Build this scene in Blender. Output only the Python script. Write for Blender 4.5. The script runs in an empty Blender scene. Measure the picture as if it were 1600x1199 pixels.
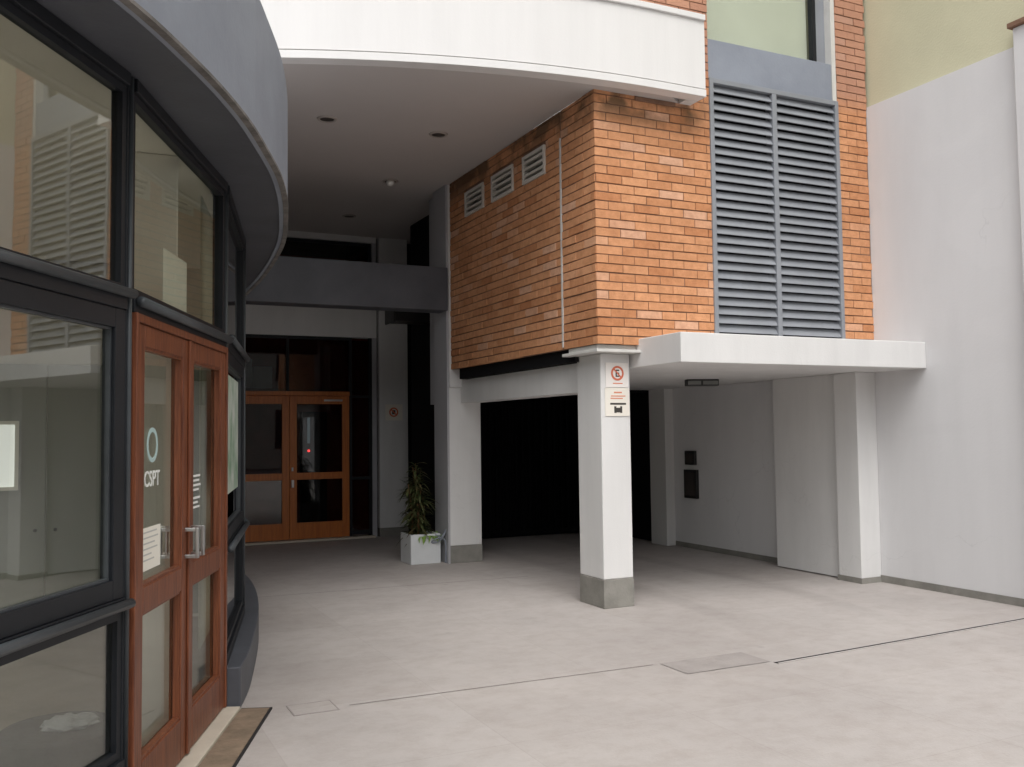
import bpy, bmesh, math, random
from mathutils import Vector, Matrix, noise
random.seed(7)
S = bpy.context.scene
COL = S.collection

# ---------------------------------------------------------------- camera
YAW, PITCH, ROLL, FPX = 0.446957, 0.0523793, -0.0122868, 1451.97
cam = bpy.data.cameras.new("camera"); co = bpy.data.objects.new("camera", cam); COL.objects.link(co)
cy, sy, cp, sp = math.cos(YAW), math.sin(YAW), math.cos(PITCH), math.sin(PITCH)
f = Vector((sy*cp, cy*cp, sp)); r = Vector((cy, -sy, 0)); u = r.cross(f)
cr, sr = math.cos(ROLL), math.sin(ROLL)
r2 = cr*r + sr*u; u2 = -sr*r + cr*u
co.matrix_world = Matrix(((r2.x, u2.x, -f.x, 0), (r2.y, u2.y, -f.y, 0), (r2.z, u2.z, -f.z, 1.7), (0, 0, 0, 1)))
cam.sensor_fit = 'HORIZONTAL'; cam.sensor_width = 36; cam.lens = FPX/1600*36
cam.clip_start = 0.05; cam.clip_end = 500
S.camera = co

# ---------------------------------------------------------------- sky, sun, exposure
W = bpy.data.worlds.new("World"); S.world = W; W.use_nodes = True
nt = W.node_tree; bg = nt.nodes['Background']
sky = nt.nodes.new('ShaderNodeTexSky'); sky.sky_type = 'NISHITA'; sky.sun_disc = False
SUN_EL, SUN_AZ = math.radians(58), math.radians(199)       # azimuth from +Y, clockwise: behind the camera
sky.sun_elevation = SUN_EL; sky.sun_rotation = SUN_AZ; sky.dust_density = 4; sky.air_density = 1.0
hs = nt.nodes.new('ShaderNodeHueSaturation'); hs.inputs['Saturation'].default_value = 0.13   # overcast: grey cloud
nt.links.new(sky.outputs[0], hs.inputs['Color']); nt.links.new(hs.outputs[0], bg.inputs[0])
bg.inputs[1].default_value = 0.15
sl = bpy.data.lights.new("sun", 'SUN'); sl.energy = .72; sl.angle = math.radians(46); sl.color = (1, .965, .92)
so = bpy.data.objects.new("sun", sl); COL.objects.link(so)
sd = Vector((math.sin(SUN_AZ)*math.cos(SUN_EL), math.cos(SUN_AZ)*math.cos(SUN_EL), math.sin(SUN_EL)))
so.rotation_euler = sd.to_track_quat('Z', 'Y').to_euler()
S.view_settings.view_transform = 'Standard'; S.view_settings.look = 'None'
S.view_settings.gamma = 1; S.view_settings.exposure = 0.62
S.render.engine = 'CYCLES'

# ---------------------------------------------------------------- materials
def mat(name, col, rough=.7, metal=0, spec=.4, var=0, vscale=3, bump=0, bscale=40, col2=None, stain=None, crack=0):
    m = bpy.data.materials.new(name); m.use_nodes = True; n = m.node_tree; p = n.nodes['Principled BSDF']
    p.inputs['Base Color'].default_value = (*col, 1); p.inputs['Roughness'].default_value = rough
    p.inputs['Metallic'].default_value = metal; p.inputs['Specular IOR Level'].default_value = spec
    tc = n.nodes.new('ShaderNodeTexCoord')
    if var or col2:
        nz = n.nodes.new('ShaderNodeTexNoise'); nz.inputs['Scale'].default_value = vscale
        nz.inputs['Detail'].default_value = 6; nz.inputs['Roughness'].default_value = .62
        if stain:
            mp = n.nodes.new('ShaderNodeMapping'); mp.inputs['Scale'].default_value = stain
            n.links.new(tc.outputs['Object'], mp.inputs[0]); n.links.new(mp.outputs[0], nz.inputs['Vector'])
        else: n.links.new(tc.outputs['Object'], nz.inputs['Vector'])
        rp = n.nodes.new('ShaderNodeValToRGB')
        c2 = col2 or tuple(c*(1-var) for c in col)
        rp.color_ramp.elements[0].position = .32; rp.color_ramp.elements[0].color = (*c2, 1)
        rp.color_ramp.elements[1].position = .62; rp.color_ramp.elements[1].color = (*col, 1)
        n.links.new(nz.outputs['Fac'], rp.inputs[0]); n.links.new(rp.outputs[0], p.inputs['Base Color'])
    if crack:
        src = p.inputs['Base Color'].links[0].from_socket
        vo = n.nodes.new('ShaderNodeTexVoronoi'); vo.feature = 'DISTANCE_TO_EDGE'; vo.inputs['Scale'].default_value = .55
        wn = n.nodes.new('ShaderNodeTexNoise'); wn.inputs['Scale'].default_value = 2.2; wn.inputs['Detail'].default_value = 8
        va = n.nodes.new('ShaderNodeVectorMath'); va.operation = 'MULTIPLY_ADD'; va.inputs[1].default_value = (.8, .8, .8)
        n.links.new(tc.outputs['Object'], wn.inputs['Vector']); n.links.new(wn.outputs['Color'], va.inputs[0]); n.links.new(tc.outputs['Object'], va.inputs[2]); n.links.new(va.outputs[0], vo.inputs['Vector'])
        a = n.nodes.new('ShaderNodeMapRange'); a.inputs[1].default_value = .0005; a.inputs[2].default_value = .004; a.inputs[3].default_value = 1; a.inputs[4].default_value = 0; n.links.new(vo.outputs['Distance'], a.inputs[0])
        k = n.nodes.new('ShaderNodeTexNoise'); k.inputs['Scale'].default_value = .7; n.links.new(tc.outputs['Object'], k.inputs['Vector'])
        k2 = n.nodes.new('ShaderNodeMapRange'); k2.inputs[1].default_value = .5; k2.inputs[2].default_value = .62; k2.inputs[4].default_value = crack; n.links.new(k.outputs['Fac'], k2.inputs[0])
        ml = n.nodes.new('ShaderNodeMath'); ml.operation = 'MULTIPLY'; n.links.new(a.outputs[0], ml.inputs[0]); n.links.new(k2.outputs[0], ml.inputs[1])
        # repainted patches: large blotches of a slightly different white
        pz = n.nodes.new('ShaderNodeTexNoise'); pz.inputs['Scale'].default_value = .9; pz.inputs['Detail'].default_value = 2; pz.inputs['Distortion'].default_value = .8; n.links.new(tc.outputs['Object'], pz.inputs['Vector'])
        p2 = n.nodes.new('ShaderNodeMapRange'); p2.inputs[1].default_value = .52; p2.inputs[2].default_value = .56; p2.inputs[3].default_value = 1; p2.inputs[4].default_value = .985; n.links.new(pz.outputs['Fac'], p2.inputs[0])
        m1 = n.nodes.new('ShaderNodeMixRGB'); m1.blend_type = 'MULTIPLY'; m1.inputs[0].default_value = 1; n.links.new(src, m1.inputs[1]); n.links.new(p2.outputs[0], m1.inputs[2])
        m2 = n.nodes.new('ShaderNodeMixRGB'); m2.inputs[2].default_value = (*[c*.5 for c in col], 1); n.links.new(ml.outputs[0], m2.inputs[0]); n.links.new(m1.outputs[0], m2.inputs[1]); n.links.new(m2.outputs[0], p.inputs['Base Color'])
    if bump:
        nb = n.nodes.new('ShaderNodeTexNoise'); nb.inputs['Scale'].default_value = bscale; nb.inputs['Detail'].default_value = 4
        n.links.new(tc.outputs['Object'], nb.inputs['Vector'])
        b = n.nodes.new('ShaderNodeBump'); b.inputs['Strength'].default_value = bump; b.inputs['Distance'].default_value = .02
        n.links.new(nb.outputs['Fac'], b.inputs['Height']); n.links.new(b.outputs[0], p.inputs['Normal'])
    return m
def glass_mat(name, tint, boost=1.0, ior=1.5, rough=0.0):
    m = bpy.data.materials.new(name); m.use_nodes = True; n = m.node_tree; n.nodes.clear()
    o = n.nodes.new('ShaderNodeOutputMaterial'); mx = n.nodes.new('ShaderNodeMixShader')
    t = n.nodes.new('ShaderNodeBsdfTransparent'); t.inputs[0].default_value = (*tint, 1)
    g = n.nodes.new('ShaderNodeBsdfGlossy'); g.inputs['Roughness'].default_value = rough
    fr = n.nodes.new('ShaderNodeFresnel'); gb = n.nodes.new('ShaderNodeNewGeometry'); mr = n.nodes.new('ShaderNodeMapRange'); mr.inputs[3].default_value = ior; mr.inputs[4].default_value = 1/ior
    n.links.new(gb.outputs['Backfacing'], mr.inputs[0]); n.links.new(mr.outputs[0], fr.inputs['IOR'])
    ml = n.nodes.new('ShaderNodeMath'); ml.operation = 'MULTIPLY'; ml.inputs[1].default_value = boost; ml.use_clamp = True
    nz = n.nodes.new('ShaderNodeTexNoise'); nz.inputs['Scale'].default_value = 1.1; nz.inputs['Detail'].default_value = 1
    b = n.nodes.new('ShaderNodeBump'); b.inputs['Strength'].default_value = .05; b.inputs['Distance'].default_value = .02
    tc = n.nodes.new('ShaderNodeTexCoord'); n.links.new(tc.outputs['Object'], nz.inputs['Vector'])
    n.links.new(nz.outputs['Fac'], b.inputs['Height']); n.links.new(b.outputs[0], g.inputs['Normal'])
    n.links.new(fr.outputs[0], ml.inputs[0]); n.links.new(ml.outputs[0], mx.inputs[0])
    n.links.new(t.outputs[0], mx.inputs[1]); n.links.new(g.outputs[0], mx.inputs[2]); n.links.new(mx.outputs[0], o.inputs[0])
    return m
def emit_mat(name, col, st):
    m = bpy.data.materials.new(name); m.use_nodes = True; n = m.node_tree; p = n.nodes['Principled BSDF']
    p.inputs['Base Color'].default_value = (*col, 1)
    p.inputs['Emission Color'].default_value = (*col, 1); p.inputs['Emission Strength'].default_value = st
    return m

def floor_mat():
    m = mat('floor_concrete', (.50, .462, .44), rough=.62, spec=.35, bump=.12, bscale=60)
    n = m.node_tree; p = n.nodes['Principled BSDF']; L = n.links
    tc = n.nodes.new('ShaderNodeTexCoord')
    big = n.nodes.new('ShaderNodeTexNoise'); big.inputs['Scale'].default_value = .55; big.inputs['Detail'].default_value = 8; big.inputs['Roughness'].default_value = .65
    L.new(tc.outputs['Object'], big.inputs['Vector'])
    rp = n.nodes.new('ShaderNodeValToRGB'); e = rp.color_ramp.elements
    e[0].position = .3; e[0].color = (.375, .345, .330, 1); e[1].position = .66; e[1].color = (.468, .435, .415, 1)
    L.new(big.outputs['Fac'], rp.inputs[0])
    # slab tone: each cast slab differs a little
    bk = n.nodes.new('ShaderNodeTexBrick'); bk.offset = 0; bk.inputs['Scale'].default_value = 1
    bk.inputs['Brick Width'].default_value = 1.18; bk.inputs['Row Height'].default_value = 1.18; bk.inputs['Mortar Size'].default_value = .004
    bk.inputs['Color1'].default_value = (1, 1, 1, 1); bk.inputs['Color2'].default_value = (.90, .885, .875, 1); bk.inputs['Mortar'].default_value = (.86, .84, .83, 1)
    mp = n.nodes.new('ShaderNodeMapping'); mp.inputs['Location'].default_value = (.14, .04, 0)
    L.new(tc.outputs['Object'], mp.inputs[0]); L.new(mp.outputs[0], bk.inputs['Vector'])
    mu = n.nodes.new('ShaderNodeMixRGB'); mu.blend_type = 'MULTIPLY'; mu.inputs[0].default_value = .75
    L.new(rp.outputs[0], mu.inputs[1]); L.new(bk.outputs[0], mu.inputs[2])
    # dirt streaks and small stains
    sm = n.nodes.new('ShaderNodeTexNoise'); sm.inputs['Scale'].default_value = 5; sm.inputs['Detail'].default_value = 9; sm.inputs['Roughness'].default_value = .75
    mp2 = n.nodes.new('ShaderNodeMapping'); mp2.inputs['Scale'].default_value = (1.0, 1.15, 1)
    L.new(tc.outputs['Object'], mp2.inputs[0]); L.new(mp2.outputs[0], sm.inputs['Vector'])
    r3 = n.nodes.new('ShaderNodeValToRGB'); e = r3.color_ramp.elements
    e[0].position = .30; e[0].color = (.84, .81, .79, 1); e[1].position = .56; e[1].color = (1, 1, 1, 1)
    L.new(sm.outputs['Fac'], r3.inputs[0])
    mu2 = n.nodes.new('ShaderNodeMixRGB'); mu2.blend_type = 'MULTIPLY'; mu2.inputs[0].default_value = .8
    L.new(mu.outputs[0], mu2.inputs[1]); L.new(r3.outputs[0], mu2.inputs[2]); 
    vo = n.nodes.new('ShaderNodeTexVoronoi'); vo.inputs['Scale'].default_value = 1.7; vo.inputs['Randomness'].default_value = 1; L.new(tc.outputs['Object'], vo.inputs['Vector'])
    v2 = n.nodes.new('ShaderNodeMapRange'); v2.inputs[1].default_value = .015; v2.inputs[2].default_value = .07; v2.inputs[3].default_value = .84; v2.inputs[4].default_value = 1; L.new(vo.outputs['Distance'], v2.inputs[0])
    m3 = n.nodes.new('ShaderNodeMixRGB'); m3.blend_type = 'MULTIPLY'; m3.inputs[0].default_value = 1; L.new(mu2.outputs[0], m3.inputs[1]); L.new(v2.outputs[0], m3.inputs[2])

    def math_(op, a, b=None):
        q = n.nodes.new('ShaderNodeMath'); q.operation = op
        for i, v in enumerate((a, b)):
            if v is None: continue
            if isinstance(v, (int, float)): q.inputs[i].default_value = v
            else: L.new(v, q.inputs[i])
        return q.outputs[0]
    sx = n.nodes.new('ShaderNodeSeparateXYZ'); L.new(tc.outputs['Object'], sx.inputs[0])
    yy = math_('MINIMUM', math_('SUBTRACT', sx.outputs['Y'], 8.5), 0)
    cx = math_('ADD', sx.outputs['X'], math_('MULTIPLY', math_('MULTIPLY', yy, yy), .06))
    tn = n.nodes.new('ShaderNodeTexNoise'); tn.inputs['Scale'].default_value = 1.3; tn.inputs['Detail'].default_value = 6; L.new(tc.outputs['Object'], tn.inputs['Vector'])
    cur = m3.outputs[0]
    for c0 in (5.55, 6.95):
        dd = math_('ABSOLUTE', math_('SUBTRACT', cx, c0))
        mk = n.nodes.new('ShaderNodeMapRange'); mk.interpolation_type = 'SMOOTHSTEP'; mk.inputs[1].default_value = .05; mk.inputs[2].default_value = .19; mk.inputs[3].default_value = .38; mk.inputs[4].default_value = 0; L.new(dd, mk.inputs[0])
        fade = n.nodes.new('ShaderNodeMapRange'); fade.inputs[1].default_value = 4.2; fade.inputs[2].default_value = 7.5; L.new(sx.outputs['Y'], fade.inputs[0])
        k = math_('MULTIPLY', math_('MULTIPLY', mk.outputs[0], tn.outputs['Fac']), fade.outputs[0])
        mm = n.nodes.new('ShaderNodeMixRGB'); mm.inputs[2].default_value = (.20, .175, .165, 1); L.new(k, mm.inputs[0]); L.new(cur, mm.inputs[1]); cur = mm.outputs[0]
    L.new(cur, p.inputs['Base Color'])
    return m
def brick_mat(name, lo, hi, pale, dark):
    m = mat(name, hi, rough=.85, spec=.2, bump=.35, bscale=90)
    n = m.node_tree; p = n.nodes['Principled BSDF']; L = n.links
    g = n.nodes.new('ShaderNodeNewGeometry')
    rp = n.nodes.new('ShaderNodeValToRGB'); e = rp.color_ramp.elements
    e[0].position = 0; e[0].color = (*dark, 1); e[1].position = 1; e[1].color = (*pale, 1)
    for pos, c in ((.1, lo), (.5, hi), (.9, tuple(c*1.06 for c in hi)), (.965, pale)):
        k = e.new(pos); k.color = (*c, 1)
    L.new(g.outputs['Random Per Island'], rp.inputs[0])
    tc = n.nodes.new('ShaderNodeTexCoord')
    nz = n.nodes.new('ShaderNodeTexNoise'); nz.inputs['Scale'].default_value = 14; nz.inputs['Detail'].default_value = 8; nz.inputs['Roughness'].default_value = .7
    L.new(tc.outputs['Object'], nz.inputs['Vector'])
    r2 = n.nodes.new('ShaderNodeValToRGB'); e = r2.color_ramp.elements
    e[0].position = .3; e[0].color = (.82, .78, .74, 1); e[1].position = .65; e[1].color = (1.06, 1.06, 1.06, 1)
    L.new(nz.outputs['Fac'], r2.inputs[0])
    mu = n.nodes.new('ShaderNodeMixRGB'); mu.blend_type = 'MULTIPLY'; mu.inputs[0].default_value = 1
    L.new(rp.outputs[0], mu.inputs[1]); L.new(r2.outputs[0], mu.inputs[2])
    # upper storey bricks are paler and pinker (lime bloom)
    sx = n.nodes.new('ShaderNodeSeparateXYZ'); L.new(tc.outputs['Object'], sx.inputs[0])
    mr = n.nodes.new('ShaderNodeMapRange'); mr.inputs[1].default_value = 5.2; mr.inputs[2].default_value = 5.45
    mr.inputs[3].default_value = 0; mr.inputs[4].default_value = .62
    L.new(sx.outputs['Z'], mr.inputs[0])
    mx = n.nodes.new('ShaderNodeMixRGB'); mx.inputs[2].default_value = (.42, .24, .19, 1)
    L.new(mr.outputs[0], mx.inputs[0]); L.new(mu.outputs[0], mx.inputs[1]); 
    # large mottling
    n3 = n.nodes.new('ShaderNodeTexNoise'); n3.inputs['Scale'].default_value = 1.4; n3.inputs['Detail'].default_value = 5
    L.new(tc.outputs['Object'], n3.inputs['Vector'])
    r4 = n.nodes.new('ShaderNodeValToRGB'); e = r4.color_ramp.elements
    e[0].position = .3; e[0].color = (.92, .90, .88, 1); e[1].position = .6; e[1].color = (1.03, 1.05, 1.05, 1)
    L.new(n3.outputs['Fac'], r4.inputs[0])
    m5 = n.nodes.new('ShaderNodeMixRGB'); m5.blend_type = 'MULTIPLY'; m5.inputs[0].default_value = 1
    L.new(mx.outputs[0], m5.inputs[1]); L.new(r4.outputs[0], m5.inputs[2]); 
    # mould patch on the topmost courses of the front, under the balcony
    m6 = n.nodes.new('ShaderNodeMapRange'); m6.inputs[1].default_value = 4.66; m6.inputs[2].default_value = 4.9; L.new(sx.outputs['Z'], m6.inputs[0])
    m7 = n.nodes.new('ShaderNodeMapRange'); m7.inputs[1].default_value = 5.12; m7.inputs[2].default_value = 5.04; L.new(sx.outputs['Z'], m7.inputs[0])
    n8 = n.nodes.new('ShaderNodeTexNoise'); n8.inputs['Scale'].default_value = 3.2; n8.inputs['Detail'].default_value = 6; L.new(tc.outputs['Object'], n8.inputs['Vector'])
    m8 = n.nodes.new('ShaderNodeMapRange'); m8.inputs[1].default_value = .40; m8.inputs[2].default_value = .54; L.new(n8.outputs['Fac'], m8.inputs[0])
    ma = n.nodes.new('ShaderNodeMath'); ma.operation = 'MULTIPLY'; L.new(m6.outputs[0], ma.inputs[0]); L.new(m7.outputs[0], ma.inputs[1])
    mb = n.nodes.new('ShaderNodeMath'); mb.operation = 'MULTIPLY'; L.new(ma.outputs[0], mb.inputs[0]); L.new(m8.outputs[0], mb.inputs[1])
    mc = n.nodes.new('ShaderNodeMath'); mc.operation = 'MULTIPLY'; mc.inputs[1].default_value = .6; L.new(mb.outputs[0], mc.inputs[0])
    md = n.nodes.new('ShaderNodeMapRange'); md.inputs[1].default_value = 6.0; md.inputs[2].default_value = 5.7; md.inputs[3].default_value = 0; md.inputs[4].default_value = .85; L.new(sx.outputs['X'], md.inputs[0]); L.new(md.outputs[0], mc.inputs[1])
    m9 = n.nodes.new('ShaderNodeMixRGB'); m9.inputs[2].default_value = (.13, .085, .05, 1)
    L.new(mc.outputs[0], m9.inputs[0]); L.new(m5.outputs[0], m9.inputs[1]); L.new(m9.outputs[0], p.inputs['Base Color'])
    return m

M = {}
M['floor'] = floor_mat()
M['asphalt'] = mat('asphalt', (.06, .06, .062), .9, var=.3, vscale=2, bump=.3)
M['brick'] = brick_mat('orange_brick', (.55, .255, .125), (.62, .305, .158), (.66, .38, .25), (.50, .215, .10))
M['mortar'] = mat('mortar', (.26, .15, .10), .95, var=.3, vscale=6, bump=.3)
M['white'] = mat('white_render', (.70, .695, .685), .8, spec=.25, var=.07, vscale=1.6, bump=.08, bscale=70, stain=(2.2, 2.2, .3), crack=.14)
M['bright'] = mat('fascia_white', (.73, .72, .71), .75, spec=.25, var=.045, vscale=1.6, bump=.05, bscale=60, stain=(3, 3, .25))
M['wallgrey'] = mat('boundary_white', (.70, .695, .70), .85, spec=.2, var=.06, vscale=1.0, bump=.05, bscale=45, stain=(1.8, 1.8, .3), crack=.2)
M['green'] = mat('green_render', (.62, .60, .43), .9, spec=.2, var=.10, vscale=.8, bump=.15, bscale=45)
M['ceiling'] = mat('ceiling_paint', (.54, .51, .495), .85, spec=.2, var=.05, vscale=.7, bump=.08)
M['grey'] = mat('grey_paint', (.42, .42, .44), .8, spec=.25, var=.08, vscale=1.5, bump=.1)
M['skirt'] = mat('cement_skirting', (.27, .26, .235), .9, spec=.2, var=.25, vscale=4, bump=.25)
M['canopy'] = mat('blue_grey_paint', (.26, .285, .335), .6, spec=.35, col2=(.215, .235, .28), vscale=1.6, bump=.08)
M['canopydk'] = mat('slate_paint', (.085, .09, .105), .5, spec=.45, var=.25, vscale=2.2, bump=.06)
M['edge'] = mat('worn_edge', (.20, .185, .175), .85, var=.5, vscale=7, bump=.3)
M['frame'] = mat('black_steel_frame', (.011, .013, .017), .5, spec=.3, var=.3, vscale=3)
M['frame2'] = mat('grey_steel_rail', (.06, .068, .075), .4, spec=.4, var=.3, vscale=3)
M['louvre'] = mat('louvre_paint', (.26, .275, .30), .5, spec=.4, var=.14, vscale=2.5)
M['dark'] = mat('dark_void', (.012, .012, .013), .9, spec=.1)  # near-black: shade of the unlit garage and passage put into the colour
M['gate'] = mat('black_gate_paint', (.008, .008, .009), .95, spec=.02)
M['wood'] = mat('varnished_wood', (.22, .072, .032), .42, spec=.4, col2=(.095, .028, .014), vscale=7, bump=.05, stain=(9, 9, .5))
M['wood2'] = mat('orange_wood', (.56, .175, .035), .4, spec=.5, col2=(.42, .12, .026), vscale=5, bump=.05, stain=(9, 9, .5))
M['steel'] = mat('brushed_steel', (.6, .6, .6), .28, metal=1)
M['marble'] = mat('cream_marble', (.58, .52, .43), .5, var=.15, vscale=5)
M['mat'] = mat('brown_stone', (.25, .185, .13), .85, var=.4, vscale=6, bump=.3)
M['joint'] = mat('dark_joint', (.14, .12, .115), .95)
M['jointl'] = mat('faint_joint', (.425, .395, .38), .95)
M['slot'] = mat('drain_slot', (.02, .018, .018), .9)
M['patch'] = mat('floor_patch', (.33, .30, .285), .8, var=.15, vscale=5, bump=.2)
M['cap'] = mat('ledge_stone', (.62, .61, .58), .7, var=.1, vscale=5)
M['inwall'] = mat('inner_wall', (.56, .53, .47), .85, var=.05)
M['infloor'] = mat('inner_floor', (.30, .26, .22), .45, var=.2)
M['inwhite'] = mat('inner_column_white', (.84, .79, .71), .8, var=.03)
M['paper'] = mat('paper', (.82, .80, .72), .8)
M['print'] = mat('print_grey', (.52, .52, .50), .8)
M['signwhite'] = mat('sign_white', (.84, .80, .76), .5)
M['signcream'] = mat('sign_cream', (.80, .76, .68), .5)
M['red'] = mat('sign_red', (.66, .17, .09), .5)
M['orange'] = mat('sign_orange', (.66, .25, .15), .6)
M['black'] = mat('black_print', (.05, .045, .04), .6)
M['decalwhite'] = mat('decal_white', (.80, .82, .80), .6)
M['decalteal'] = mat('decal_teal', (.45, .60, .60), .6)
M['planter'] = mat('planter_white', (.66, .68, .69), .6, var=.08, vscale=4)
M['soil'] = mat('soil', (.03, .02, .015), .95, bump=.5)
M['leafd'] = mat('leaf_dark', (.045, .075, .022), .55, col2=(.10, .07, .03), vscale=9)
M['leafl'] = mat('leaf_bright', (.26, .42, .09), .5, var=.35, vscale=12)
M['cane'] = mat('plant_cane', (.20, .10, .045), .7, var=.3, vscale=9)
M['plastic'] = mat('dark_plastic', (.018, .017, .017), .4, spec=.5)
M['lens'] = mat('lamp_lens', (.16, .165, .155), .3, spec=.5)
M['lampring'] = mat('lamp_ring', (.40, .36, .33), .5)
M['lampdark'] = mat('lamp_recess', (.05, .042, .038), .6)
M['bulb'] = mat('frosted_bulb', (.8, .79, .75), .35)
M['cloth'] = mat('grey_fabric', (.11, .11, .105), .9, var=.2, vscale=12, bump=.3)
M['bag'] = mat('white_bag', (.36, .37, .38), .5, bump=.3, bscale=14)
M['grating'] = mat('vent_white', (.62, .59, .54), .6)
M['red_in'] = mat('lobby_red_wall', (.34, .06, .035), .8, var=.3)
M['facade'] = mat('street_facade', (.42, .40, .36), .9, var=.15)
M['glass'] = glass_mat('window_glass', (.88, .895, .865), 1.6, 1.5)
M['glassd'] = glass_mat('door_glass', (.92, .94, .91), .9, 1.5)
M['glasst'] = glass_mat('tinted_glass', (.62, .64, .64), 1.3, 1.5)
M['glassm'] = glass_mat('mirror_window', (.45, .50, .46), 5.5, 1.7)
M['refl'] = mat('pale_reflection', (.70, .70, .64), .8, var=.12, vscale=.8)
M['reflc'] = mat('beige_reflection', (.60, .60, .50), .85, var=.15, vscale=1.5)
M['film'] = mat('green_white_film', (.62, .66, .62), .5, col2=(.16, .30, .18), vscale=3)
M['cupboard'] = mat('cupboard_grey', (.27, .28, .25), .6, var=.06)
M['winglow'] = emit_mat('glowing_inner_window', (.90, .92, .90), .4)  # pane glows by itself, standing in for daylight behind it
M['redlamp'] = emit_mat('red_lamp', (1, .05, .05), 3.0)
M['bluestrip'] = emit_mat('pale_strip', (.35, .5, .55), .12)

# ---------------------------------------------------------------- helpers
class MB:
    """collects shapes into one mesh"""
    def __init__(s): s.bm = bmesh.new()
    def box(s, x0, x1, y0, y1, z0, z1, T=None):
        vs = [s.bm.verts.new((T @ Vector(c)) if T else c) for c in
              ((x0,y0,z0),(x1,y0,z0),(x1,y1,z0),(x0,y1,z0),(x0,y0,z1),(x1,y0,z1),(x1,y1,z1),(x0,y1,z1))]
        for q in ((0,3,2,1),(4,5,6,7),(0,1,5,4),(1,2,6,5),(2,3,7,6),(3,0,4,7)): s.bm.faces.new([vs[i] for i in q])
        return s
    def frame(s, u0, u1, z0, z1, w, d0, d1, T=None, wb=None, wt=None, wl=None, wr=None):
        """rectangular frame in the (x, z) plane, thickness d0..d1 on y"""
        wb = w if wb is None else wb; wt = w if wt is None else wt; wl = w if wl is None else wl; wr = w if wr is None else wr
        s.box(u0, u0+wl, d0, d1, z0, z1, T); s.box(u1-wr, u1, d0, d1, z0, z1, T)
        s.box(u0+wl, u1-wr, d0, d1, z0, z0+wb, T); s.box(u0+wl, u1-wr, d0, d1, z1-wt, z1, T); return s
    def prism(s, pts, z0, z1):
        a = [s.bm.verts.new((p[0], p[1], z0)) for p in pts]; b = [s.bm.verts.new((p[0], p[1], z1)) for p in pts]
        n = len(pts)
        s.bm.faces.new(list(reversed(a))); s.bm.faces.new(b)
        for i in range(n): s.bm.faces.new((a[i], a[(i+1) % n], b[(i+1) % n], b[i]))
        return s
    def strip(s, outer, inner, z0, z1):
        """curved band between two matching polylines"""
        n = len(outer); V = [[s.bm.verts.new((p[0], p[1], z)) for p in line] for line, z in ((outer, z0), (outer, z1), (inner, z0), (inner, z1))]
        for i in range(n-1):
            a, b, c, d = V
            s.bm.faces.new((a[i], a[i+1], b[i+1], b[i])); s.bm.faces.new((c[i+1], c[i], d[i], d[i+1]))
            s.bm.faces.new((b[i], b[i+1], d[i+1], d[i])); s.bm.faces.new((a[i+1], a[i], c[i], c[i+1]))
        for i in (0, n-1): s.bm.faces.new([V[k][i] for k in ((0, 1, 3, 2) if i == 0 else (0, 2, 3, 1))])
        return s
    def disc(s, cx, cy, z0, z1, r0, r1=None, n=24, T=None):
        r1 = r0 if r1 is None else r1
        a = []; b = []
        for i in range(n):
            t = 2*math.pi*i/n
            for l, r, z in ((a, r0, z0), (b, r1, z1)):
                c = Vector((cx+r*math.cos(t), cy+r*math.sin(t), z)); l.append(s.bm.verts.new(T @ c if T else c))
        s.bm.faces.new(list(reversed(a))); s.bm.faces.new(b)
        for i in range(n): s.bm.faces.new((a[i], a[(i+1) % n], b[(i+1) % n], b[i]))
        return s
    def ring(s, cx, cz, d0, d1, ri, ro, n=32, T=None):
        P = []
        for i in range(n):
            t = 2*math.pi*i/n; c, q = math.cos(t), math.sin(t)
            P.append([s.bm.verts.new(T @ Vector(v) if T else v) for v in ((cx+ri*c, d0, cz+ri*q), (cx+ro*c, d0, cz+ro*q), (cx+ro*c, d1, cz+ro*q), (cx+ri*c, d1, cz+ri*q))])
        for i in range(n):
            a, b = P[i], P[(i+1) % n]
            for k in range(4): s.bm.faces.new((a[k], b[k], b[(k+1) % 4], a[(k+1) % 4]))
        return s
    def tube(s, pts, rad, n=10):
        pts = [Vector(p) for p in pts]; rings = []
        for i, p in enumerate(pts):
            d = (pts[min(i+1, len(pts)-1)]-pts[max(i-1, 0)]).normalized()
            a = d.cross(Vector((0, 0, 1)));
            if a.length < .1: a = d.cross(Vector((1, 0, 0)))
            a.normalize(); b = d.cross(a)
            rr = rad[i] if isinstance(rad, (list, tuple)) else rad
            rings.append([s.bm.verts.new(p+rr*(math.cos(2*math.pi*k/n)*a+math.sin(2*math.pi*k/n)*b)) for k in range(n)])
        for i in range(len(rings)-1):
            for k in range(n): s.bm.faces.new((rings[i][k], rings[i][(k+1) % n], rings[i+1][(k+1) % n], rings[i+1][k]))
        s.bm.faces.new(rings[0]); s.bm.faces.new(list(reversed(rings[-1]))); return s
    def build(s, name, m, parent=None, bevel=0, smooth=False):
        bmesh.ops.recalc_face_normals(s.bm, faces=s.bm.faces)
        me = bpy.data.meshes.new(name); s.bm.to_mesh(me); s.bm.free()
        o = bpy.data.objects.new(name, me); COL.objects.link(o); me.materials.append(M[m] if isinstance(m, str) else m)
        if parent:
            o.parent = parent; o.matrix_parent_inverse = Matrix.Translation(parent.matrix_basis.translation).inverted() if parent.parent is None else Matrix.Identity(4)
        if bevel:
            b = o.modifiers.new('bevel', 'BEVEL'); b.width = bevel; b.segments = 2; b.limit_method = 'ANGLE'
        if smooth:
            for p in me.polygons: p.use_smooth = True
        return o
def tag(o, label=None, cat=None, group=None, kind=None):
    if label: o['label'] = label
    if cat: o['category'] = cat
    if group: o['group'] = group
    if kind: o['kind'] = kind
    return o
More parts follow.
